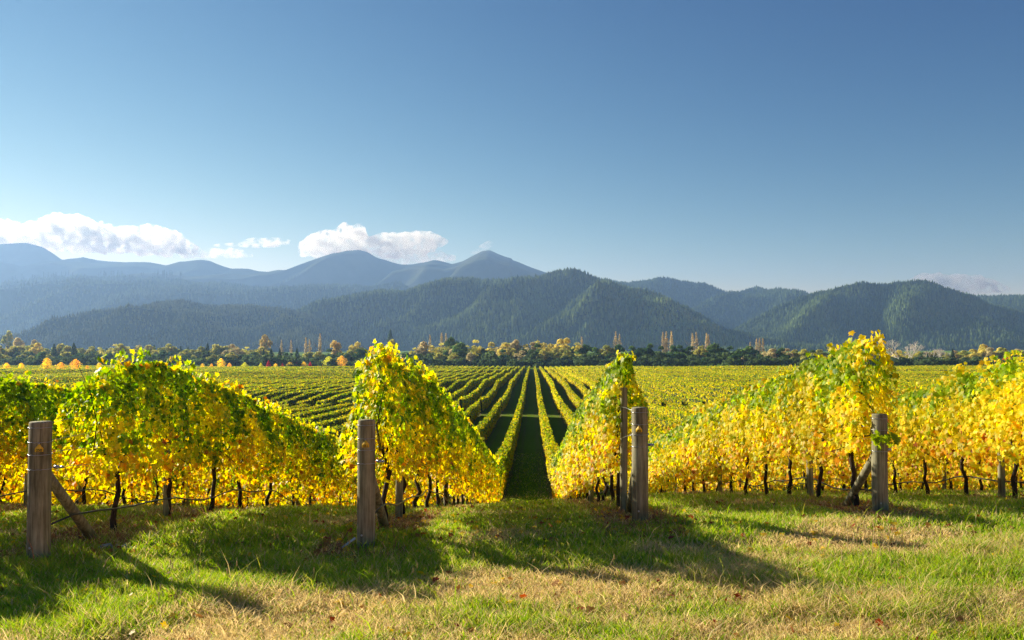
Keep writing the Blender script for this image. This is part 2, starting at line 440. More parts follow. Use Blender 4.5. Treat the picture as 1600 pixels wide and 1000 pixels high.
STARTS = {1: 9.72, 2: 9.95, 3: 12.2, 4: 11.25, 0: 9.0, 5: 12.6}
TR0 = {1: 10.3, 2: 10.7, 3: 12.95, 4: 11.9, 0: 9.6, 5: 13.6}
vine_n = 0
def vine(k, y0, idx, y_lo, y_hi, dens, lsize):
    """one grapevine: root at y0, foliage from y_lo to y_hi along its row"""
    x0 = float(rx(k, y0)); z0 = float(zg(x0, y0))
    root = empty('grapevine', (x0, y0, z0))
    near = ''
    q = float(yb(k, y0)); hue = 'green topped' if q < .5 else ('yellow green' if q < .7 else 'golden yellow')
    tag(root, f'{hue} grapevine, {ordw(idx)} from end post, {rowname(k)}', 'grapevine', 'grapevines near the headland')
    # foliage
    L = y_hi - y_lo
    n = int(dens * L)
    y = rng.random(n) * (L + .16) + y_lo - .08
    tt = rng.random(n) ** .85
    top = htop(k, y); lowcut = .55 + .25 * (fbm(NB, y / .55 + 9 * k, y * 0 + 2.2) - .5) * 2
    lowcut = lowcut + (.04 if k in (0, 1) else .10)
    lowcut = lowcut - np.clip((y - 13) / 9, 0, 1) * .42
    # loose shoots standing up out of the top
    shoot = rng.random(n) < .07
    bottom = lowcut
    h = bottom + (top - bottom) * tt
    t = (h - .55) / 1.6
    side = np.where(rng.random(n) < .5, -1., 1.)
    prof = .33 * np.sin(np.clip((h - bottom) / (top - bottom), 0, 1) * 2.5 + .45) ** .6 + .02
    prof = prof * (.82 if k == 3 else 1)
    prof *= 1 + .5 * (fbm(NC, y / .6 + k * 9, h / .5, 2) - .5) * 2
    off = side * prof * (1 - .75 * rng.random(n) ** 2.2)
    # sparse fringe at the bottom so that trunks show
    keep = (t > .12) | (rng.random(n) < .45)
    h = np.where(shoot, top + rng.random(n) ** 1.7 * .20 * (NB(y * 5 + 3, y * 0 + k) > .45), h); off = np.where(shoot, off * .35 + .05, off)
    P = np.stack([rx(k, y) + off, y, zg(rx(k, y), y) + h], -1)
    out = np.stack([side * 1.0, rng.normal(-.25, .55, n), rng.normal(.35, .45, n)], -1) + rng.normal(0, .25, (n, 3))
    Nn = nrm(out)
    patch = (fbm(NA, y / .45 + 13 * k, h / .35 + 4, 2) - .5) * 1.7
    col = leafcol(n, np.clip(t, 0, 1), yb(k, y), patch)
    sz = lsize * rng.uniform(.65, 1.25, n)
    P, Nn, sz, col = P[keep], Nn[keep], sz[keep], col[keep]
    if k == 4 and idx == 1:      # a shoot hanging across the end post
        m = 34; px_ = float(rx(4, 11.08))
        P2 = np.stack([px_ + rng.uniform(-.16, .15, m), np.full(m, 10.93) - rng.random(m) * .05, float(zg(px_, 11.08)) + .98 + rng.normal(0, .055, m)], -1)
        P = np.concatenate([P, P2]); Nn = np.concatenate([Nn, nrm(np.array([0, -1., .3]) + rng.normal(0, .4, (m, 3)))])
        sz = np.concatenate([sz, rng.uniform(.05, .085, m)]); col = np.concatenate([col, np.tile(LIME * .9, (m, 1)) * rng.uniform(.7, 1.1, (m, 1))])
    V, lo, co, C = leaves(P, Nn, sz, col)
    link('foliage', mesh_np('foliage', V - np.array([x0, y0, z0]), lo, co, M_LEAF, C), root)
    # woody body
    if y0 < 34:
        g = np.random.default_rng(1000 + vine_n + idx * 17 + k * 131)
        b = MB(); lean = g.uniform(-.22, .12); 
        pts = [(0, 0, -.08)]; 
        for i in range(1, 6):
            f = i / 5; pts.append((g.normal(0, .022), lean * -f * .9 + g.normal(0, .03), .82 * f))
        b.tube(pts, [.045, .036, .031, .03, .034, .036], 7)
        hd = np.array(pts[-1])
        for s_ in (-1, 1):
            arm = [hd + np.array([0, 0, -.03])]
            for i in range(1, 5): arm.append(hd + np.array([g.normal(0, .02), s_ * .17 * i, .10 + g.normal(0, .02) + .02 * i - (float(zg(x0, y0)) - float(zg(x0, y0 + s_ * .17 * i)))]))
            b.tube(arm, [.026, .02, .016, .013, .009], 5)
            for i in range(5):
                a = arm[min(4, 1 + i % 4)]
                c = [a, a + np.array([g.normal(0, .06), g.normal(0, .08), .3]), a + np.array([g.normal(0, .1), g.normal(0, .14), .65]), a + np.array([g.normal(0, .12), g.normal(0, .16), 1.0])]
                b.tube(c, [.007, .006, .005, .003], 4)
        for i in range(4):   # canes hanging out of the head
            a = hd; c = [a, a + np.array([g.normal(0, .12), g.normal(0, .15), .12]), a + np.array([g.normal(0, .2), g.normal(0, .25), -.05])]
            b.tube(c, [.008, .006, .004], 4)
        link('trunk', b.mesh('trunk', M_TRUNK), root)
    return root

NEAR_Y = {}
for k in range(-4, 9):
    ystart = STARTS.get(k, row_end(k) + 1.2)
    t0 = TR0.get(k, ystart + .7)
    ymax = 46.0 if -1 <= k <= 5 else 34.0
    y = t0; i = 1; lo = ystart
    while y < ymax:
        hi = y + .75
        xl = (float(rx(k, y))) / y * F + 800
        vis = -120 < xl < 1740
        if vis or (abs(k - 2) <= 3 and y > 7):
            if y < 15: d, ls_ = 2000, .070
            elif y < 21: d, ls_ = 1350, .082
            elif y < 30: d, ls_ = 800, .102
            else: d, ls_ = 380, .145
            vine(k, y, i, lo, hi, d, ls_)
            vine_n += 1
        lo = hi; y += 1.5; i += 1
    NEAR_Y[k] = lo

# ------------------------------------------------------------------ hedge-like rows further away
def row_mesh(k, y0, y1, dens, size, step, base_low=.26, core=True):
    L = y1 - y0
    n = int(dens * L); y = y0 + rng.random(n) * L
    face = rng.random(n)
    top = htop(k, y); low = base_low + .2 * (NB(y / 1.3 + k * 5, y * 0) - .5)
    side = np.where(face < .5, -1., 1.); istop = face > .74
    side = np.where((face >= .5), np.where(rng.random(n) < .5, -1., 1.), side)
    side = np.where(face < .37, -1., np.where(face < .74, 1., side))
    hh = low + (top - low) * rng.random(n)
    wv = .30 * (1 + .35 * (NC(y / .9 + 7 * k, hh * 2) - .5) * 2) * (1.05 - .35 * np.clip((hh - 1.2) / .9, 0, 1) - .25 * np.clip((.9 - hh) / .5, 0, 1))
    off = np.where(istop, rng.uniform(-.24, .24, n), side * wv)
    hh = np.where(istop, top + rng.uniform(-.06, .10, n) + (rng.random(n) < .06) * .14, hh)
    x = rx(k, y) + off
    P = np.stack([x, y, zg(rx(k, y), y) + hh], -1)
    Nn = nrm(np.where(istop[:, None], np.array([0, 0, 1.]), np.stack([side, np.zeros(n), np.full(n, .3)], -1)) + rng.normal(0, .55, (n, 3)))
    t = np.clip((hh - .4) / 1.7, 0, 1)
    col = leafcol(n, t * .55 + .15, yb(k, y), (fbm(NA, x / 3 + 100, y / 6, 2) - .5) * .5)
    V, lo, co, C = quads(P, Nn, size * rng.uniform(.7, 1.3, n), col)
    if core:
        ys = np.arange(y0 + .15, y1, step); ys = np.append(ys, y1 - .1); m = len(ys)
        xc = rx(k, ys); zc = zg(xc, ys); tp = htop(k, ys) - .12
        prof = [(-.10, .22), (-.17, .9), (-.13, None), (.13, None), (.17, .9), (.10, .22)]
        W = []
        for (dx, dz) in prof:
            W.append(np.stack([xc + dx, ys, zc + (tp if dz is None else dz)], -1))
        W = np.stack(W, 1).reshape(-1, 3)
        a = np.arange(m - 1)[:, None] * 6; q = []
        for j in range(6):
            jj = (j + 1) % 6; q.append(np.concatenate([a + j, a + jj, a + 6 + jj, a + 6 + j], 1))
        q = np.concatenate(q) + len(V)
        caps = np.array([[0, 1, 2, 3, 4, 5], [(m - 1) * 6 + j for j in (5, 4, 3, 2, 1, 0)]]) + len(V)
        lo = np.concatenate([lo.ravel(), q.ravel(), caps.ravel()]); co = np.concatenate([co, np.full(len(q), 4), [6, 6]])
        cc = np.tile(np.array([.05, .075, .01]), (len(W), 1))  # core coloured dark, standing for the shade inside and under the row
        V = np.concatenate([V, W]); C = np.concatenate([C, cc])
    return V, lo, co, C

def add_row(k, y0, y1, dens, size, step, block):
    V, lo, co, C = row_mesh(k, y0, y1, dens, size, step)
    o = np.array([float(rx(k, y0)), y0, float(zg(rx(k, y0), y0))])
    me = mesh_np('vine_row', V - o, lo, co, M_ROW, C)
    ob = link('vine_row', me, loc=o)
    return tag(ob, f'trimmed vines of the {block} block, {rowname(k)}', 'vine row', 'rows of vines stretching across the field')

T1 = (128., 133.5); T2 = (356., 366.)
END = 526.
def inview(k, ya, yb_):
    for y in np.linspace(ya, yb_, 12):
        x = 800 + F * float(rx(k, y)) / y
        if -40 < x < 1640: return True
    return False
def clipstart(k, y0, y1):
    """first y at which the row enters the frame (with a margin)"""
    y = y0
    while y < y1 - 4 and not (-60 < 800 + F * float(rx(k, y)) / y < 1660): y += 2
    return y
for k in range(-24, 28):
    if not inview(k, 30, T1[0]): continue
    y0 = NEAR_Y.get(k, None)
    if y0 is None: y0 = clipstart(k, 16, T1[0])
    if y0 > T1[0] - 5: continue
    ym = min(70., T1[0])
    if y0 < 62:
        Va, la, ca, Ca = row_mesh(k, y0, ym, 150, .17, .8)
        Vb, lb, cb, Cb = row_mesh(k, ym, T1[0], 85, .23, 1.2)
        V = np.concatenate([Va, Vb]); lo = np.concatenate([la.ravel(), lb.ravel() + len(Va)]); co = np.concatenate([ca, cb]); C = np.concatenate([Ca, Cb])
    else:
        V, lo, co, C = row_mesh(k, y0, T1[0], 85, .23, 1.2)
    o = np.array([float(rx(k, y0)), y0, float(zg(rx(k, y0), y0))])
    ob = link('vine_row', mesh_np('vine_row', V - o, lo, co, M_ROW, C), loc=o)
    tag(ob, f'trimmed vines of the near block, {rowname(k)}', 'vine row', 'rows of vines stretching across the field')
for k in range(-75, 80):
    if not inview(k, T1[1], T2[0]): continue
    y0 = clipstart(k, T1[1], T2[0])
    if y0 > T2[0] - 12: continue
    add_row(k, y0, T2[0], 30, .36, 3.0, 'middle')
Vs = []; Ls = []; Cs = []; Cl = []; off_ = 0
for k in range(-110, 120):
    if not inview(k, T2[1], END): continue
    if -48 <= k <= 52:
        add_row(k, T2[1], END, 13, .55, 6.0, 'far')
    else:
        V, lo, co, C = row_mesh(k, clipstart(k, T2[1], END), END, 13, .55, 6.0)
        Vs.append(V); Ls.append(np.asarray(lo).ravel() + off_); Cs.append(co); Cl.append(C); off_ += len(V)
me = mesh_np('vineyard_rows', np.concatenate(Vs), np.concatenate(Ls), np.concatenate(Cs), M_ROW, np.concatenate(Cl))
tag(link('vineyard_rows', me), 'outermost far rows of yellow green vines merging into a carpet', 'vineyard', kind='stuff')

# ------------------------------------------------------------------ posts, wires, hoses
def round_post(H, r, seed, seg=20, chamf=.012):
    g = np.random.default_rng(seed); b = MB()
    zs = [-.15, 0, .25 * H, .5 * H, .75 * H, H - chamf, H]; rs = [1.04, 1.03, 1.01, 1.0, .985, .975, .93]
    pts = [(g.normal(0, .002), g.normal(0, .002), z) for z in zs]
    V = []
    ph = g.random(seg) * .05
    for (x, y, z), q in zip(pts, rs):
        for j in range(seg):
            t = 2 * math.pi * j / seg; rr = r * q * (1 + ph[j] - .02)
            V.append((x + rr * math.cos(t), y + rr * math.sin(t), z))
    fs = []
    for i in range(len(zs) - 1):
        for j in range(seg):
            k = (j + 1) % seg; fs.append((i * seg + j, i * seg + k, (i + 1) * seg + k, (i + 1) * seg + j))
    fs.append(tuple((len(zs) - 1) * seg + j for j in range(seg)))
    b.add(V, fs)
    return b

def ring(r, z, rad=.0028, seg=24):
    b = MB(); pts = [(r * math.cos(2 * math.pi * i / seg), r * math.sin(2 * math.pi * i / seg), z + .004 * math.sin(3 * i)) for i in range(seg + 1)]
    b.tube(pts, rad, 5, False); return b

def place(name, me, parent): return link(name, me, parent)

POSTS = [  # row, y, height, radius, tag text, label
    (1, 8.71, 1.40, .107, '250', 'thick weathered round end post with yellow number tag, leftmost of the four'),
    (2, 9.50, 1.40, .097, '251', 'thick round end post at the left side of the central grass alley, number tag'),
    (3, 10.56, 1.40, .098, '252', 'thick round end post right of the central alley, beside a taller thin post'),
    (4, 11.08, 1.28, .098, None, 'thick round end post on the right with vine leaves across its upper part'),
]
for (k, y, H, r, txt, lab) in POSTS:
    x = float(rx(k, y)); z = float(zg(x, y))
    root = empty('end_post', (x, y, z))
    tag(root, lab, 'end post', 'end posts along the headland')
    place('post', round_post(H, r, 50 + k).mesh('post', M_POST), root)
    for hz in (H - .055, H - .20, H - .325, H - .47):
        place('wire_band', ring(r * 1.035, hz).mesh('wire_band', M_WIRE), root)
    # diagonal brace behind the post, along the row
    yb_end = y + 1.32; xb = float(rx(k, yb_end)); zb = float(zg(xb, yb_end))
    b = MB()
    p0 = np.array([SH * .1, r * .92, .88 if k != 4 else .78]); p1 = np.array([xb - x, yb_end - y, zb - z - .06])
    if k == 1: p1[0] += -.08
    b.tube([p0 + (p1 - p0) * f for f in (0, .33, .66, 1)], [.052, .054, .056, .058], 14)
    place('brace', b.mesh('brace', M_POST), root)
    if txt:
        # small ear-tag shaped yellow plate with its number
        t = MB(); s = .038; yy = -r * 1.03 - .004
        out = [(-s, -.028), (s, -.028), (s, .006), (.014, .036), (.008, .048), (-.008, .048), (-.014, .036), (-s, .006)]
        V = [(a, yy - .002, c) for a, c in out] + [(a, yy + .002, c) for a, c in out]
        m = len(out); fs = [tuple(range(m)), tuple(range(2 * m - 1, m - 1, -1))] + [(i, i + m, (i + 1) % m + m, (i + 1) % m) for i in range(m)]
        t.add(V, fs)
        tg = place('number_tag', t.mesh('number_tag', M_TAG, False), root); tg.location = (0, 0, H - .262); tg.rotation_euler = (0, 0, math.atan2(-x, y) - .08)
        cu = bpy.data.curves.new('number', 'FONT'); cu.body = txt; cu.size = .036; cu.align_x = 'CENTER'; cu.extrude = .0005; cu.offset = .0008
        tmp = bpy.data.objects.new('tmp', cu); COL.objects.link(tmp); bpy.context.view_layer.update()
        nm = bpy.data.meshes.new_from_object(tmp.evaluated_get(bpy.context.evaluated_depsgraph_get())); bpy.data.objects.remove(tmp)
        nm.materials.clear(); nm.materials.append(M_INK)
        fo = link('number', nm, tg)
        fo.location = (0, yy - .0035, -.024); fo.rotation_euler = (R(90), 0, 0)
        nb = MB(); nb.blob((0, yy - .003, .052), (.007, .004, .007), 3); place('nail', nb.mesh('nail', M_WIRE), tg)
    ins = MB(); ins.blob((r + .035, .05, H - .46), (.035, .02, .018), 5, amp=.5); ins.blob((r + .075, .08, H - .463), (.02, .02, .014), 6, amp=.5)
    place('wire_strainer', ins.mesh('wire_strainer', M_WIRE), root)
    bl = MB(); bl.blob((-.03, -r * 1.01, .16), (.012, .008, .012), 9, amp=.1); place('bolt', bl.mesh('bolt', M_WIRE), root)
    # wires running into the row
    rn = rowname(k)
    for wi, (ha, hb) in enumerate(((H - .055, 1.62), (H - .20, 1.34), (H - .325, 1.05), (H - .47, .82))):
        wr = MB(); pts = []
        yl = y + 2.9
        for yy in np.concatenate([np.linspace(y + r, yl, 4), np.arange(yl + 3, 36, 3.0)]):
            f = min(1, (yy - y) / (yl - y)); hh = ha * (1 - f) + hb * f
            xx = float(rx(k, yy)) + (.05 if wi % 2 else -.05) * (1 if yy > y + r else 1)
            pts.append((xx - x, yy - y, (float(zg(xx, yy)) if f > .3 or True else z) - z + hh))
        wr.tube(pts, .0026, 4)
        ob = link('trellis_wire', wr.mesh('trellis_wire', M_WIRE), loc=(x, y, z))
        tag(ob, f'thin galvanised wire, {ordw(wi+1)} from top, {rn}', 'wire', 'trellis wires')

# drip hoses
for k in (0, 1, 2, 3, 4, 5):
    y0 = {1: 8.83, 2: 9.6, 3: 10.66, 4: 11.18, 5: 12.4, 0: 8.6}[k]
    b = MB(); pts = []; rd = []
    x = float(rx(k, y0)); z = float(zg(x, y0))
    for yy in np.arange(y0, 30, .45):
        sag = .05 * math.sin((yy - y0) * 1.05 + k) + .03 * math.sin((yy - y0) * 2.7)
        xx = float(rx(k, yy)) + .05 + .02 * math.sin(yy * 2)
        pts.append((xx - x, yy - y0, float(zg(xx, yy)) - z + .30 + sag))
    b.tube(pts, .011, 8)
    ob = link('drip_hose', b.mesh('drip_hose', M_HOSE), loc=(x, y0, z))
    tag(ob, f'black irrigation hose sagging low under the vines, {rowname(k)}', 'hose', 'irrigation hoses')

# line posts inside the rows
LP = {0: [13.9, 20.4], 1: [11.8, 18.4, 24.8], 2: [11.95, 18.5, 25], 3: [12.15, 18.8], 4: [13.8, 20.4, 26.8], 5: [13.95, 20.2], -1: [15, 21.5], 6: [16, 22.5]}
proto = round_post(1.76, .052, 90, 12).mesh('line_post', M_POST)
for k, L_ in LP.items():
    for i, y in enumerate(L_):
        x = float(rx(k, y)) + (-.02 if k != 3 else -.03)
        ob = link('line_post', proto, loc=(x, y, float(zg(x, y))))
        ob.rotation_euler = (R(random.uniform(-1.5, 1.5)), R(1.5 if k == 3 and i == 0 else random.uniform(-2, 2)), random.random() * 6)
        if k == 3 and i == 0: lab = 'tall slender post just left of the third thick end post'
        else: lab = f'slender weathered post, {ordw(i+1)} from the headland, {rowname(k)}'
        tag(ob, lab, 'post', 'slender line posts in the rows')
for k in range(-4, 9):
    for yy, w in ((T1[0] + .3, 'near block'), (T1[1] - .3, 'middle block')):
        x = float(rx(k, yy)); ob = link('line_post', proto, loc=(x, yy, float(zg(x, yy))))
        tag(ob, f'grey post ending the {w} at the cross track, {rowname(k)}', 'post', 'posts along the cross track')

# stones by the leftmost post
for i in range(16):
    g = np.random.default_rng(300 + i); y = 9.1 + g.random() * .75; x = -4.32 + g.random() * .55 - (y - 9) * .15
    b = MB(); s = .02 + g.random() * .035; b.blob((0, 0, 0), (s * 1.3, s, s * .75), i, 7, 5, .5)
    ob = link('stone', b.mesh('stone', M_STONE, False), loc=(x, y, float(zg(x, y)) + s * .35)); ob.rotation_euler = (0, 0, g.random() * 6)
    tag(ob, 'small pale grey stone lying in the bare patch beside the leftmost end post', 'stone', 'stones beside the leftmost end post')
b = MB(); b.tube([(-.19, -.02, .02), (-.04, .0, .13)], .012, 8)
x = float(rx(2, 9.45)) - .06
tag(link('plastic_pipe', b.mesh('plastic_pipe', M_WHITE), loc=(x, 9.42, float(zg(x, 9.42)))), 'short white pipe stub leaning at the foot of the second end post', 'pipe')

# fallen leaves
n = 2800
y = 5.6 + rng.random(n) ** .6 * 9.8; x = (rng.random(n) * 2 - 1) * y * .62
P = np.stack([x, y, zg(x, y) + .02 + rng.random(n) * .05], -1)
Nn = nrm(np.stack([rng.normal(0, .5, n), rng.normal(0, .5, n) - .3, np.ones(n)], -1))
u = rng.random((n, 1)); col = np.where(u < .30, np.array([.30, .07, .03]), np.where(u < .6, np.array([.33, .17, .06]), np.array([.75, .5, .04])))
V, lo, co, C = leaves(P, Nn, rng.uniform(.035, .08, n), col, D0=rng.normal(0, 1, (n, 3)))
tag(link('fallen_leaves', mesh_np('fallen_leaves', V, lo, co, M_LEAF, C)), 'red brown and yellow vine leaves fallen in the grass', 'fallen leaves', kind='stuff')

# tall dry grass stalks
b = MB()
def stalk(px, py, hpx, lean):
    Zd = 2.15 * F / (py - 540); x = (px - 800) / F * Zd; h = hpx / F * Zd; z = float(zg(x, Zd))
    b.tube([(x, Zd, z), (x + lean * h * .4, Zd, z + h * .6), (x + lean * h, Zd, z + h)], [.0028, .002, .0016], 4)
    b.blob((x + lean * h, Zd, z + h), (.006, .006, .028), 1, 5, 4)
for i in range(26): stalk(random.uniform(1315, 1430), random.uniform(850, 905), random.uniform(22, 48), random.uniform(-.25, .25))
for s_ in ((395, 940, 62, -.35), (380, 940, 30, -.2), (372, 935, 45, -.3), (490, 915, 30, .1), (945, 905, 38, .35), (1165, 858, 20, -.2), (165, 905, 30, .15), (520, 965, 40, -.4), (738, 870, 30, .1), (1075, 885, 30, .1)): stalk(*s_)
for i in range(70): stalk(random.uniform(20, 1590), random.uniform(830, 985), random.uniform(14, 30), random.uniform(-.4, .4))
M_STRAW = plain('straw', (.50, .38, .17), .8)
tag(link('grass_stalks', b.mesh('grass_stalks', M_STRAW)), 'tall dry seed stalks standing above the mown grass', 'grass', kind='stuff')

# ------------------------------------------------------------------ trees
def crown_mesh(name, H, rad, kind, palette, nq, seed, zlow=.08):
    g = np.random.default_rng(seed)
    if kind == 'round':
        nb = 16; cs = []
        for i in range(nb):
            a = g.random() * 6.28; rr = g.random() ** .5 * rad * .62; hz = H * g.uniform(.30, .82)
            cs.append((math.cos(a) * rr * 1.15, math.sin(a) * rr * .95, hz * (1 - .25 * rr / rad), rad * g.uniform(.18, .48)))
        cs.append((g.normal(0, .8), 0, H * .86, rad * .36))
        cs = np.array(cs); i = g.integers(0, len(cs), nq); d = nrm(g.normal(0, 1, (nq, 3))); d[:, 2] = np.abs(d[:, 2]) * .9 - .25 * (g.random(nq) < .4)
        r_ = g.uniform(.6, 1.05, nq)[:, None]
        P = cs[i, :3] + d * cs[i, 3:4] * r_ * np.array([1, 1, .85]); Nn = nrm(d + g.normal(0, .35, (nq, 3)))
        P[:, 2] = np.clip(P[:, 2], H * zlow, H); sz = np.full(nq, rad * .17)
    elif kind == 'cone':
        t = g.random(nq) ** .8; a = g.random(nq) * 6.28
        lay = 1 - .3 * ((t * 9) % 1)
        rr = rad * (1 - t) ** .9 * lay * g.uniform(.55, 1.08, nq) + .15
        P = np.stack([np.cos(a) * rr, np.sin(a) * rr, H * (zlow + (1 - zlow) * t)], -1)
        Nn = nrm(np.stack([np.cos(a), np.sin(a), np.full(nq, .5)], -1) + g.normal(0, .3, (nq, 3))); sz = rad * .28 * (1.15 - .6 * t)
    else:   # columnar
        t = g.random(nq); a = g.random(nq) * 6.28
        rr = rad * np.clip(np.sin(np.clip(t, 0, 1) * 2.6 + .35), .1, 1) * g.uniform(.3, 1.1, nq) * (1 + .25 * np.sin(a * 2 + t * 9))
        P = np.stack([np.cos(a) * rr, np.sin(a) * rr, H * (zlow + (1 - zlow) * t)], -1)
        Nn = nrm(np.stack([np.cos(a), np.sin(a), np.full(nq, .3)], -1) + g.normal(0, .4, (nq, 3))); sz = np.full(nq, .29 + .07 * rad)
    lump = fbm(NA, P[:, 0] / rad * 2 + 30 + seed, P[:, 2] / rad * 2 + 9, 2)
    pa = np.array(palette[0]); pb = np.array(palette[1])
    m = np.clip((lump - .5) * 2.4 + .5 + g.normal(0, .18, nq), 0, 1)[:, None]
    col = pa * (1 - m) + pb * m
    V, lo, co, C = quads(P, Nn, sz * g.uniform(.7, 1.4, nq), col)
    return mesh_np(name, V, lo, co, M_TREE, C)

def trunk_mesh(H, r, mat, seed, limbs=5):
    g = np.random.default_rng(seed); b = MB()
    b.tube([(0, 0, -.5), (0, 0, H * .25), (g.normal(0, .1), g.normal(0, .1), H * .5), (g.normal(0, .2), g.normal(0, .2), H * .85)], [r * 1.25, r, r * .7, r * .15], 7)
    for i in range(limbs):
        z = H * g.uniform(.22, .6); a = g.random() * 6.28; l = H * g.uniform(.15, .3)
        b.tube([(0, 0, z), (math.cos(a) * l * .6, math.sin(a) * l * .6, z + l * .6), (math.cos(a) * l, math.sin(a) * l, z + l * 1.2)], [r * .45, r * .28, r * .08], 5)
    return b.mesh('trunk', mat)

M_PALETWIG = plain('pale_twigs', (.72, .66, .56), .9)
def bare_mesh(H, seed):
    g = np.random.default_rng(seed); b = MB()
    def grow(p, d, l, r, dep):
        q = p + d * l * .5 + g.normal(0, .04, 3) * l; e = p + d * l
        b.tube([p, q, e], [r, r * .8, r * .62], 5 if dep < 3 else 3, False)
        if dep >= 6: return
        for i in range(2 if dep < 1 else g.integers(2, 4)):
            nd = nrm(d + g.normal(0, .42, 3) + np.array([0, 0, .12]))
            grow(e, nd, l * g.uniform(.66, .84), r * .66, dep + 1)
    for s in range(3):
        a = g.random() * 6.28
        grow(np.array([.3 * math.cos(a), .3 * math.sin(a), -.3]), nrm(np.array([math.cos(a) * .28, math.sin(a) * .28, 1.])), H * .24, .20, 0)
    return b.mesh('branches', M_PALETWIG, False)

PAL = {'pine': ((.025, .055, .018), (.08, .13, .035)), 'conifer': ((.025, .05, .025), (.05, .085, .035)),
       'olive': ((.12, .15, .035), (.30, .28, .07)), 'golden': ((.28, .24, .06), (.46, .40, .10)),
       'brown': ((.21, .18, .09), (.36, .31, .16)), 'orange': ((.28, .22, .07), (.42, .34, .12)),
       'poplar': ((.22, .18, .10), (.33, .27, .16)), 'lime': ((.26, .26, .06), (.45, .40, .10)),
       'shrub': ((.03, .05, .02), (.07, .10, .035)), 'red': ((.28, .02, .03), (.42, .05, .06)),
       'youngyellow': ((.6, .45, .04), (.75, .58, .07)), 'youngorange': ((.58, .37, .06), (.70, .48, .09)), 'younggreen': ((.35, .36, .04), (.5, .48, .06))}
DESC = {'pine': ('dense dark green round pine', 'pine tree'), 'conifer': ('dark pointed conifer', 'conifer'), 'olive': ('olive green round tree', 'tree'),
        'golden': ('golden brown autumn tree', 'tree'), 'brown': ('brown leafless looking round tree', 'tree'), 'orange': ('orange leaved round tree', 'tree'),
        'poplar': ('tall narrow tan poplar', 'poplar'), 'lime': ('pale yellow green tree', 'tree'), 'shrub': ('low dark green bush', 'bush'),
        'red': ('small crimson tree', 'tree'), 'youngyellow': ('small bright yellow tree', 'tree'), 'youngorange': ('small orange tree', 'tree'),
        'younggreen': ('small yellow green tree', 'tree'), 'bare': ('large bare tree with pale branches', 'tree')}
NAMES = {'pine': 'pine_tree', 'conifer': 'conifer', 'poplar': 'poplar', 'shrub': 'bush', 'bare': 'bare_tree'}
_crowns = {}; _trunks = {}
def variants(kind):
    if kind in _crowns: return _crowns[kind]
    out = []
    for v in range(4):
        sd = abs(hash(kind)) % 1000 if False else (sum(map(ord, kind)) * 7 + v * 31)
        if kind in ('conifer',): H, rad, kd, nq = 10, 2.4, 'cone', 700
        elif kind == 'poplar': H, rad, kd, nq = 10, .62, 'col', 420
        elif kind in ('red',): H, rad, kd, nq = 10, 4.2, 'cone', 420
        elif kind in ('youngyellow', 'younggreen', 'youngorange'): H, rad, kd, nq = 10, (3.4, 4.2, 3.0, 4.6)[v], 'col', 1000
        elif kind == 'lime': H, rad, kd, nq = 10, 3.2, 'round', 700
        elif kind == 'shrub': H, rad, kd, nq = 10, 9.5, 'round', 700
        else: H, rad, kd, nq = 10, (4.6, 5.4, 5.0, 6.0)[v], 'round', 1900
        out.append((crown_mesh('crown', H, rad, kd, PAL[kind], nq, sd), trunk_mesh(H, .3 if kind != 'poplar' else .16, M_BARK if kind != 'poplar' else M_PALEBARK, sd)))
    _crowns[kind] = out
    return out
bares = [bare_mesh(10, 5), bare_mesh(10, 9)]
TREES = []
def tree_at(px, ytop, kind, Z, wmul=1.0, zone='belt'): TREES.append((px, ytop, kind, Z, wmul, zone))

g = np.random.default_rng(42)
# back belt, by stretch of the picture: (x0, x1, top lo, top hi, kinds, Z, step)
ZONES = [
 (-40, 130, 533, 548, ['brown', 'golden', 'olive', 'orange'], 760, 24),
 (-40, 420, 535, 547, ['olive', 'olive', 'conifer', 'olive', 'lime', 'golden', 'brown'], 690, 10),
 (120, 300, 538, 547, ['conifer', 'conifer', 'olive', 'brown'], 760, 16),
 (290, 430, 537, 546, ['olive', 'lime', 'olive', 'conifer'], 720, 18),
 (-40, 440, 548, 558, ['pine', 'shrub', 'olive', 'pine', 'olive'], 600, 12),
 (400, 660, 543, 552, ['pine', 'olive', 'pine', 'conifer'], 620, 15),
 (400, 690, 553, 560, ['pine', 'shrub'], 570, 18),
 (640, 810, 532, 543, ['olive', 'brown', 'golden', 'olive', 'lime'], 640, 15),
 (640, 900, 545, 556, ['olive', 'shrub', 'pine', 'brown', 'olive'], 585, 16),
 (790, 900, 528, 537, ['golden', 'brown', 'golden', 'brown', 'lime'], 620, 12),
 (790, 905, 539, 549, ['pine', 'brown', 'olive'], 590, 17),
 (-40, 1640, 558, 562, ['shrub'], 548, 13),
 (-40, 1640, 550, 556, ['shrub', 'pine', 'olive'], 650, 12),
 (880, 1180, 536, 545, ['pine', 'pine', 'pine', 'olive'], 590, 16),
 (880, 1180, 550, 558, ['pine', 'shrub'], 565, 18),
 (1160, 1330, 543, 549, ['pine', 'olive', 'conifer', 'brown'], 600, 14),
 (1160, 1640, 553, 559, ['shrub', 'olive', 'pine'], 575, 16),
 (1330, 1640, 543, 550, ['brown', 'olive', 'golden', 'brown', 'lime'], 640, 15),
]
for (xa, xb, ta, tb, kinds, Z, st) in ZONES:
    x = xa + g.random() * st; i = 0
    while x < xb:
        tree_at(x, g.uniform(ta, tb), kinds[int(g.integers(0, len(kinds)))], Z * g.uniform(.97, 1.05), g.uniform(.85, 1.25)); x += st * g.uniform(.7, 1.35)
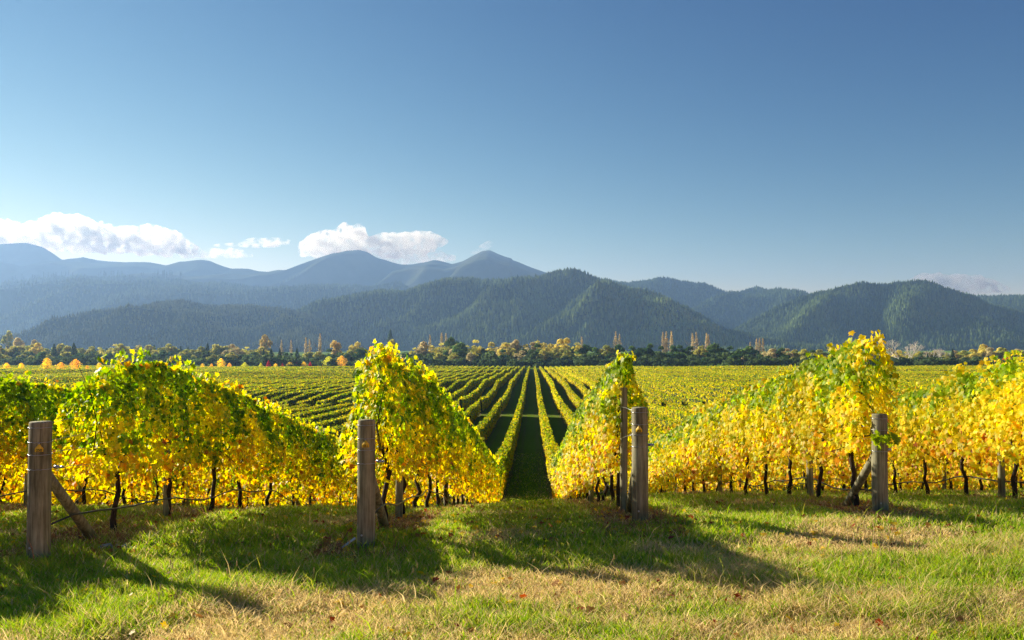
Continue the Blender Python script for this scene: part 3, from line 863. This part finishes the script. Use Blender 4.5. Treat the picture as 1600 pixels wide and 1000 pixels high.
for (x, t) in ((455, 531), (478, 527), (484, 530), (500, 521), (672, 523), (690, 520), (697, 521), (909, 526), (962, 518), (968, 522), (1036, 519), (1041, 518), (1049, 517),
               (1082, 521), (1088, 519), (1104, 520), (1107, 523), (1172, 534), (1182, 529), (1187, 528), (1192, 528), (440, 531)):
    tree_at(x, t, 'poplar', 700, 1.0, 'poplar')
for (x, t, kd, Z, w) in ((415, 523, 'orange', 820, 1.2), (525, 531, 'orange', 700, 1.1), (558, 534, 'golden', 700, 1), (612, 529, 'olive', 680, 1.3), (660, 533, 'brown', 650, 1.2),
                      (905, 532, 'lime', 600, 1), (745, 528, 'lime', 600, 1), (705, 527, 'pine', 640, 1), (718, 535, 'pine', 600, 1), (840, 536, 'pine', 585, 1),
                      (1205, 544, 'brown', 590, 1.1), (1222, 543, 'pine', 585, 1), (1535, 538, 'golden', 640, 1.3), (1565, 543, 'golden', 640, 1.2), (1488, 545, 'conifer', 590, 1),
                      (1449, 552, 'conifer', 585, 1), (1160, 556, 'brown', 560, .8), (12, 516, 'olive', 950, 1), (30, 527, 'brown', 850, 1.2), (55, 531, 'brown', 850, 1), (610, 515, 'conifer', 1100, .9)):
    tree_at(x, t, kd, Z, w)
tree_at(1412, 529, 'bare', 580, 1.25); tree_at(1462, 540, 'bare', 590, 1.2)
# young autumn trees standing in the left part of the field (px, top, base)
YT = [(11, 567, 584, 'youngyellow'), (34, 567, 584, 'youngyellow'), (74, 559, 584, 'youngyellow'), (96, 566, 583, 'youngorange'), (119, 561, 583, 'youngorange'), (137, 571, 583, 'youngorange'), (156, 567, 582, 'youngyellow'),
      (317, 568, 579, 'youngyellow'), (331, 568, 579, 'youngorange'), (346, 560, 579, 'youngyellow'), (359, 567, 579, 'youngorange'), (371, 573, 579, 'red'), (383, 566, 578, 'younggreen'), (396, 572, 578, 'red'),
      (408, 567, 578, 'younggreen'), (420, 563, 578, 'red'), (431, 568, 577, 'youngyellow'), (442, 567, 577, 'red'), (454, 564, 577, 'youngyellow'), (464, 563, 577, 'red'), (475, 565, 577, 'youngyellow'), (485, 565, 577, 'red'),
      (504, 570, 576, 'red'), (514, 557, 577, 'younggreen'), (534, 556, 577, 'youngorange'), (526, 570, 577, 'red'), (556, 567, 577, 'red'), (566, 560, 577, 'younggreen')]
for (x, t, bs, kd) in YT:
    dep = (bs - 540); Z = 400.
    for _ in range(12): Z = (CAMZ - float(zg(0, Z))) * F / dep; Z = min(Z, 545)
    tree_at(x, t, kd, Z, 1.0, 'young')
cnt = {}; 
for t in sorted(TREES, key=lambda q: q[0]):
    px, yt, kind, Z, wm, zone = t
    x = (px - 800) / F * Z; z0 = float(zg(x, Z)); H = CAMZ + (540 - yt) / F * Z - z0
    cnt[kind, zone] = cnt.get((kind, zone), 0) + 1; i = cnt[kind, zone]
    d, cat = DESC[kind]
    root = empty(NAMES.get(kind, 'young_tree' if zone == 'young' else 'autumn_tree' if kind in ('golden', 'brown', 'orange') else 'tree'), (x, Z, z0 - .1), g.random() * 6.28)
    where = {'belt': 'in the belt beyond the field', 'poplar': 'rising above the tree belt', 'young': 'at the left field edge'}[zone]
    tag(root, f'{d} {where}, {ordw(i)} such from left', cat, {'belt': 'trees of the belt beyond the vineyard', 'poplar': 'poplars above the tree belt', 'young': 'small autumn trees at the field edge'}[zone])
    if kind == 'bare':
        o1 = link('branches', bares[i % 2], root); s = H / 8.6; o1.scale = (s * wm, s * wm, s)
        continue
    cm, tm = variants(kind)[int(g.integers(0, 4))]
    s = H / 10.0; w = s * wm
    if kind in ('olive', 'golden', 'brown', 'orange', 'pine'): w = min(w, 1.35) * 1.0
    if kind == 'shrub': w = min(w, .8)
    o1 = link('crown', cm, root); o1.scale = (w, w, s)
    o2 = link('trunk', tm, root); o2.scale = (s, s, s)

# ------------------------------------------------------------------ hills
def hill_mat(name, c1, c2, sc):
    m, ns, ls = newmat(name)
    geo = N(ns, 'ShaderNodeNewGeometry'); n1 = N(ns, 'ShaderNodeTexNoise'); n1.inputs['Scale'].default_value = sc; n1.inputs['Detail'].default_value = 10; n1.inputs['Roughness'].default_value = .7
    ls.new(geo.outputs['Position'], n1.inputs['Vector'])
    cr = N(ns, 'ShaderNodeValToRGB'); cr.color_ramp.elements[0].position = .35; cr.color_ramp.elements[1].position = .68
    cr.color_ramp.elements[0].color = (*c1, 1); cr.color_ramp.elements[1].color = (*c2, 1)
    ls.new(n1.outputs[0], cr.inputs[0])
    pr = N(ns, 'ShaderNodeBsdfPrincipled'); pr.inputs['Roughness'].default_value = 1; pr.inputs['Specular IOR Level'].default_value = 0
    ls.new(cr.outputs[0], pr.inputs['Base Color'])
    o = N(ns, 'ShaderNodeOutputMaterial'); ls.new(pr.outputs[0], o.inputs[0])
    return m
M_HILL = hill_mat('forest_floor', (.02, .032, .014), (.04, .06, .022), .02)
M_MTN = hill_mat('mountain_slope', (.04, .05, .03), (.085, .09, .055), .004)

def hill(name, ridge, D, depth, treeh, seed, spur=.35, sskew=1.0, spw=260., ntree=0, tsz=(12, 20), mat=None, nu=220, pal=((.018, .034, .012), (.075, .11, .035)), over=1.0):
    g = np.random.default_rng(seed)
    nz = Noise2(seed + 500)
    rp = np.array(ridge, float)
    X = (rp[:, 0] - 800) / F * D; Hh = CAMZ + (540 - rp[:, 1]) / F * D - treeh
    zb = -14.0
    xs = np.linspace(X[0], X[-1], nu)
    def surf(x, v):
        # ridge wanders in depth; spurs run down towards the plain
        ry = D + depth * .25 * (nz(x / (depth * 1.2), x * 0 + 3) - .5)
        hr = np.interp(x, X, Hh) - zb
        hr = hr + (fbm(nz, x / (depth * .12), x * 0 + 8, 3) - .5) * max(treeh * .5, depth * .022)
        hr = np.maximum(hr, 1)
        foot = D - depth * (.85 + .4 * (nz(x / spw * .5 + 9, x * 0) - .5))
        f = np.clip(v, 0, 1)
        sk = x + sskew * (1 - f) * depth * .55
        rn = 1 - np.abs(fbm(nz, sk / spw + 20, f * .9 + 4, 3) * 2 - 1) * 1.7
        p = 1.05 - spur * (rn - .45) * 1.6
        h = hr * np.clip(f, 1e-4, 1) ** np.clip(p, .35, 2.2)
        rg_ = 1 - np.abs(fbm(nz, sk / spw * .8 + 60, f * 1.2 + 14, 2) * 2 - 1) * 2.2
        h = h + hr * (.95 * spur * (rg_ - .30) + .10 * (fbm(nz, sk / spw * 3, f * 4, 3) - .5)) * np.sin(f * math.pi) ** .8 * np.clip((1 - f) * 6, 0, 1)
        h = np.minimum(h, hr * (1 - (depth / D * 1.15 + .03) * (1 - f)))
        back = np.clip(v - 1, 0, 1)
        h = np.where(v > 1, hr * (1 - back) ** 1.2, h)
        y = np.where(v <= 1, foot + (ry - foot) * f, ry + back * depth * .9)
        return y, zb + h
    vs = np.concatenate([np.linspace(0, 1, 70), np.linspace(1.06, 1.8, 8)])
    XX, VV = np.meshgrid(xs, vs)
    YY, ZZ = surf(XX, VV)
    V = np.stack([XX, YY, ZZ], -1).reshape(-1, 3)
    n, m = len(vs), nu
    i = np.arange(n - 1)[:, None] * m + np.arange(m - 1)[None, :]
    q = np.stack([i, i + 1, i + m + 1, i + m], -1).reshape(-1, 4)
    tag(link(name, mesh_np(name, V, q, np.full(len(q), 4), mat or M_HILL, None, True)), kind='structure')
    if ntree:
        x = g.uniform(X[0], X[-1], ntree); v = 1.03 - g.random(ntree) ** 1.0 * 1.0
        nrg = ntree // 9; v[:nrg] = g.uniform(.985, 1.01, nrg)
        y, z = surf(x, v)
        hgt = g.uniform(*tsz, ntree) * (.45 + .55 * nz(x / 60, y / 60) + .5 * g.random(ntree)); r = hgt * g.uniform(.17, .27, ntree)
        seg = 5
        a = (np.arange(seg) / seg * 2 * math.pi)[None, :] + g.random((ntree, 1)) * 6.28
        jr = g.uniform(.75, 1.25, (ntree, seg))
        def rg(fr, fz): return np.stack([x[:, None] + np.cos(a) * r[:, None] * fr * jr, y[:, None] + np.sin(a) * r[:, None] * fr * jr, np.repeat((z + hgt * fz)[:, None], seg, 1) + g.normal(0, .03, (ntree, seg)) * hgt[:, None]], -1)
        A = rg(1.0, .10); B = rg(.62, .52); T = np.stack([x + g.normal(0, .3, ntree), y, z + hgt], -1)[:, None, :]
        V = np.concatenate([A, B, T], 1).reshape(-1, 3)
        bb = np.arange(ntree)[:, None] * (2 * seg + 1); L = []; Cc = []
        per = []
        for j in range(seg):
            k2 = (j + 1) % seg; per += [j, k2, seg + k2, seg + j]; Cc.append(4)
        for j in range(seg):
            k2 = (j + 1) % seg; per += [seg + j, seg + k2, 2 * seg]; Cc.append(3)
        lo = bb + np.array(per)[None]; co = np.tile(Cc, ntree)
        u = np.clip(g.random(ntree) * .7 + .6 * (nz(x / 90 + 7, y / 90) - .25), 0, 1)[:, None]
        c = np.array(pal[0]) * (1 - u) + np.array(pal[1]) * u
        me = mesh_np('hill_forest', V, lo, co, M_CONIFER, np.repeat(c, 2 * seg + 1, 0))
        tag(link('hill_forest', me), over if isinstance(over, str) else 'dark conifer forest covering the hillside', 'forest', kind='stuff')

hill('mountains', [(-260, 400), (-120, 395), (0, 385), (50, 384), (75, 390), (105, 407), (120, 406), (137, 403), (160, 410), (185, 409), (215, 410), (240, 413), (265, 419), (285, 413), (300, 411), (320, 409), (333, 411), (365, 423), (390, 424), (420, 428), (445, 424), (470, 416), (500, 405),
      (525, 398), (540, 393), (560, 390), (575, 394), (590, 402), (610, 408), (627, 411), (650, 408), (675, 405), (705, 410), (722, 406), (740, 398), (752, 392), (765, 391), (780, 397), (800, 403), (820, 412), (850, 422), (900, 440), (980, 470), (1080, 510)], 5600, 1900, 0, 11, 0.6, 1.0, 560., 0, mat=M_MTN, nu=420)
hill('hill_upper_left', [(-200, 452), (-60, 445), (0, 445), (20, 443), (40, 438), (90, 434), (110, 434), (150, 433), (180, 434), (230, 437), (265, 434), (290, 434), (330, 444), (400, 452), (440, 452), (500, 446), (540, 450), (580, 449), (620, 441), (650, 453), (700, 470), (800, 520)], 4300, 1300, 14, 12, .4, .8, 420., 24000, (13, 24), pal=((.018, .03, .012), (.09, .12, .045)), over='hazy forest on the long upper left ridge')
hill('hill_low_left', [(40, 556), (90, 532), (140, 508), (180, 494), (230, 479), (280, 469), (310, 474), (340, 478), (400, 478), (440, 482), (480, 492), (520, 512), (560, 540)], 2450, 560, 8, 13, .55, .7, 180., 14000, (6, 13), pal=((.02, .032, .012), (.15, .17, .06)), over='mixed bush on the low rounded hill at left')
hill('hill_middle', [(380, 560), (420, 528), (440, 506), (470, 494), (510, 470), (545, 460), (600, 455), (650, 448), (700, 436), (720, 433), (750, 437), (790, 437), (830, 435), (860, 427), (890, 423), (910, 426), (940, 438), (960, 449), (1000, 462), (1060, 484), (1120, 515), (1180, 545), (1220, 560)], 2900, 620, 13, 14, .55, .9, 230., 26000, (12, 21), pal=((.012, .028, .009), (.15, .20, .055)), over='dense conifer forest on the broad middle hill')  # wide palette: sunlit and shaded slopes painted into the tree colours
hill('hill_middle_spur', [(840, 560), (870, 525), (900, 490), (925, 470), (960, 456), (985, 450), (1010, 452), (1040, 465), (1080, 489), (1110, 510), (1140, 536), (1165, 560)], 2560, 420, 13, 15, .6, 1.2, 170., 9000, (11, 19), pal=((.03, .055, .018), (.20, .26, .07)), over='conifers on the sunlit spur in front of the middle hill')  # tree colours raised to paint sunlight on the spur
hill('hill_back_right', [(860, 460), (920, 440), (940, 436), (970, 438), (1000, 439), (1040, 436), (1080, 439), (1110, 443), (1140, 454), (1165, 451), (1190, 447), (1215, 456), (1235, 467), (1270, 490), (1330, 530)], 4500, 1300, 13, 16, .45, .8, 380., 15000, (13, 23), over='hazy forest on the ridge in the gap between the hills')
hill('hill_right', [(1080, 566), (1120, 545), (1150, 515), (1180, 500), (1210, 484), (1250, 468), (1280, 456), (1320, 449), (1355, 441), (1380, 445), (1400, 443), (1440, 442), (1470, 441), (1500, 453), (1525, 462), (1560, 475), (1600, 485), (1680, 505), (1800, 540)], 3000, 700, 13, 17, .45, .7, 260., 24000, (12, 21), pal=((.012, .026, .009), (.12, .17, .05)), over='dense conifer forest on the broad hill at right')
hill('hill_far_right', [(1440, 500), (1480, 480), (1520, 462), (1560, 462), (1600, 459), (1650, 463), (1760, 480)], 3900, 900, 13, 18, .4, .8, 300., 7000, (12, 21), over='conifers on the ridge at the far right edge')
# tall thin survivors on the upper left ridge
def thin_conifers():
    b = MB(); g = np.random.default_rng(77)
    D = 4300
    for cx, w, n in ((38, 22, 12), (70, 20, 10), (85, 6, 3), (102, 8, 3), (113, 1, 1), (160, 6, 6), (178, 12, 7), (191, 1, 2), (226, 6, 4), (250, 20, 8), (262, 12, 8), (275, 10, 6)):
        for i in range(n):
            px = cx + g.uniform(-w, w); hp = g.uniform(5, 11); X = (px - 800) / F * D; yb_ = np.interp(px, [0, 40, 110, 180, 265, 300], [441, 437, 432, 432, 431, 433]) + 4
            z = CAMZ + (540 - yb_) / F * D; h = (hp + 4) / F * D
            b.tube([(X, D - 10, z - 12), (X, D - 10, z + h * .5), (X, D - 10, z + h)], [1.2, .8, .2], 4)
            for f in (.55, .68, .8, .9): b.blob((X, D - 10, z + h * f), (g.uniform(2.5, 4.2) * (1.25 - f), 3 * (1.25 - f), h * .06), i, 5, 4, .6)
    m = hill_mat('thin_conifer_green', (.03, .04, .02), (.05, .06, .03), .1)
    tag(link('ridge_trees', b.mesh('ridge_trees', m, False)), 'sparse tall thin conifers on the upper left ridge line', 'forest', kind='stuff')
thin_conifers()

# ------------------------------------------------------------------ haze
def haze():
    x0, x1, y0, y1, z0, z1 = -12000, 12000, -200, 7900, -17.5, 680
    V = [(x, y, z) for x in (x0, x1) for y in (y0, y1) for z in (z0, z1)]
    fs = [(0, 1, 3, 2), (4, 6, 7, 5), (0, 4, 5, 1), (2, 3, 7, 6), (0, 2, 6, 4), (1, 5, 7, 3)]
    b = MB(); b.add(V, fs)
    m, ns, ls = newmat('haze_air')
    v = N(ns, 'ShaderNodeVolumePrincipled'); v.inputs['Color'].default_value = (.34, .57, 1.0, 1)
    v.inputs['Density'].default_value = 1.05e-4; v.inputs['Anisotropy'].default_value = .38
    o = N(ns, 'ShaderNodeOutputMaterial'); ls.new(v.outputs[0], o.inputs['Volume'])
    m.cycles.homogeneous_volume = True if hasattr(m.cycles, 'homogeneous_volume') else False
    tag(link('haze', b.mesh('haze', m, False)), 'pale blue haze in the valley air', 'haze', kind='stuff')
haze()

# ------------------------------------------------------------------ clouds
def cloud(label, prof, D, seed, dens):
    """prof: (px, top, bottom) stations"""
    p = np.array(prof, float); n = 60
    px = np.linspace(p[0, 0], p[-1, 0], n); tp = np.interp(px, p[:, 0], p[:, 1]); bt = np.interp(px, p[:, 0], p[:, 2])
    g = np.random.default_rng(seed); nz = Noise2(seed + 900)
    X = (px - 800) / F * D; zt = CAMZ + (540 - tp) / F * D; zb_ = CAMZ + (540 - bt) / F * D
    zc = (zt + zb_) / 2; rz = np.maximum((zt - zb_) / 2, 4); seg = 28
    V = []
    for i in range(n):
        for j in range(seg):
            a = 2 * math.pi * j / seg
            k = .93 + .6 * (fbm(nz, X[i] / 80, a * 2.2 + 3, 4) - .5)
            V.append((X[i], D + math.cos(a) * rz[i] * 1.6 * k, zc[i] + math.sin(a) * rz[i] * 1.12 * k))
    fs = []
    for i in range(n - 1):
        for j in range(seg):
            q = (j + 1) % seg; fs.append((i * seg + j, i * seg + q, (i + 1) * seg + q, (i + 1) * seg + j))
    fs.append(tuple(range(seg))[::-1]); fs.append(tuple((n - 1) * seg + j for j in range(seg)))
    b = MB(); b.add(V, fs)
    m, ns, ls = newmat('cloud_vapour')
    geo = N(ns, 'ShaderNodeNewGeometry')
    n1 = N(ns, 'ShaderNodeTexNoise'); n1.inputs['Scale'].default_value = .012; n1.inputs['Detail'].default_value = 8; n1.inputs['Roughness'].default_value = .62
    ls.new(geo.outputs['Position'], n1.inputs['Vector'])
    mr = N(ns, 'ShaderNodeMapRange'); mr.inputs['From Min'].default_value = .46; mr.inputs['From Max'].default_value = .66
    mr.inputs['To Min'].default_value = 0; mr.inputs['To Max'].default_value = dens * 3.0
    ls.new(n1.outputs[0], mr.inputs[0])
    v = N(ns, 'ShaderNodeVolumePrincipled'); v.inputs['Color'].default_value = (.91, .90, .86, 1); v.inputs['Anisotropy'].default_value = .65
    ls.new(mr.outputs[0], v.inputs['Density'])
    o = N(ns, 'ShaderNodeOutputMaterial'); ls.new(v.outputs[0], o.inputs['Volume'])
    me = b.mesh('cloud', m)
    tag(link('cloud', me), label, 'cloud', 'clouds above the mountains')
CD = 8600
cloud('long white cloud with grey underside above the left mountains', [(-60, 352, 388), (0, 340, 388), (35, 350, 388), (62, 343, 390), (95, 333, 392), (130, 340, 395), (165, 351, 396), (205, 355, 396), (250, 353, 398), (275, 362, 398), (300, 380, 398), (315, 388, 396)], CD, 1, .012)
cloud('thin low white cloud tapering off the end of the long cloud', [(255, 392, 402), (300, 388, 404), (340, 387, 402), (370, 387, 403), (394, 396, 401)], CD, 2, .006)
cloud('small flat white cloud between the two larger clouds', [(332, 381, 385), (370, 378, 385), (395, 371, 386), (430, 371, 386), (458, 376, 382)], CD, 3, .008)
cloud('puffy white cloud behind the left mountain peak', [(468, 378, 400), (485, 366, 402), (515, 360, 404), (540, 350, 405), (565, 351, 405), (575, 368, 404), (610, 364, 403), (640, 361, 400), (675, 361, 392), (700, 374, 380)], CD, 4, .009)
cloud('pale cloud wisp low between the two peaks', [(590, 400, 410), (615, 392, 415), (660, 389, 415), (690, 391, 412), (712, 399, 408)], CD, 5, .005)
cloud('thin white cloud low behind the right hill', [(1425, 434, 446), (1445, 426, 452), (1490, 430, 456), (1525, 429, 458), (1560, 440, 456), (1580, 450, 455)], CD, 6, .012)
cloud('tiny cloud wisp at the right mountain peak', [(735, 392, 398), (750, 382, 396), (762, 375, 390), (772, 378, 383)], CD, 7, .0025)
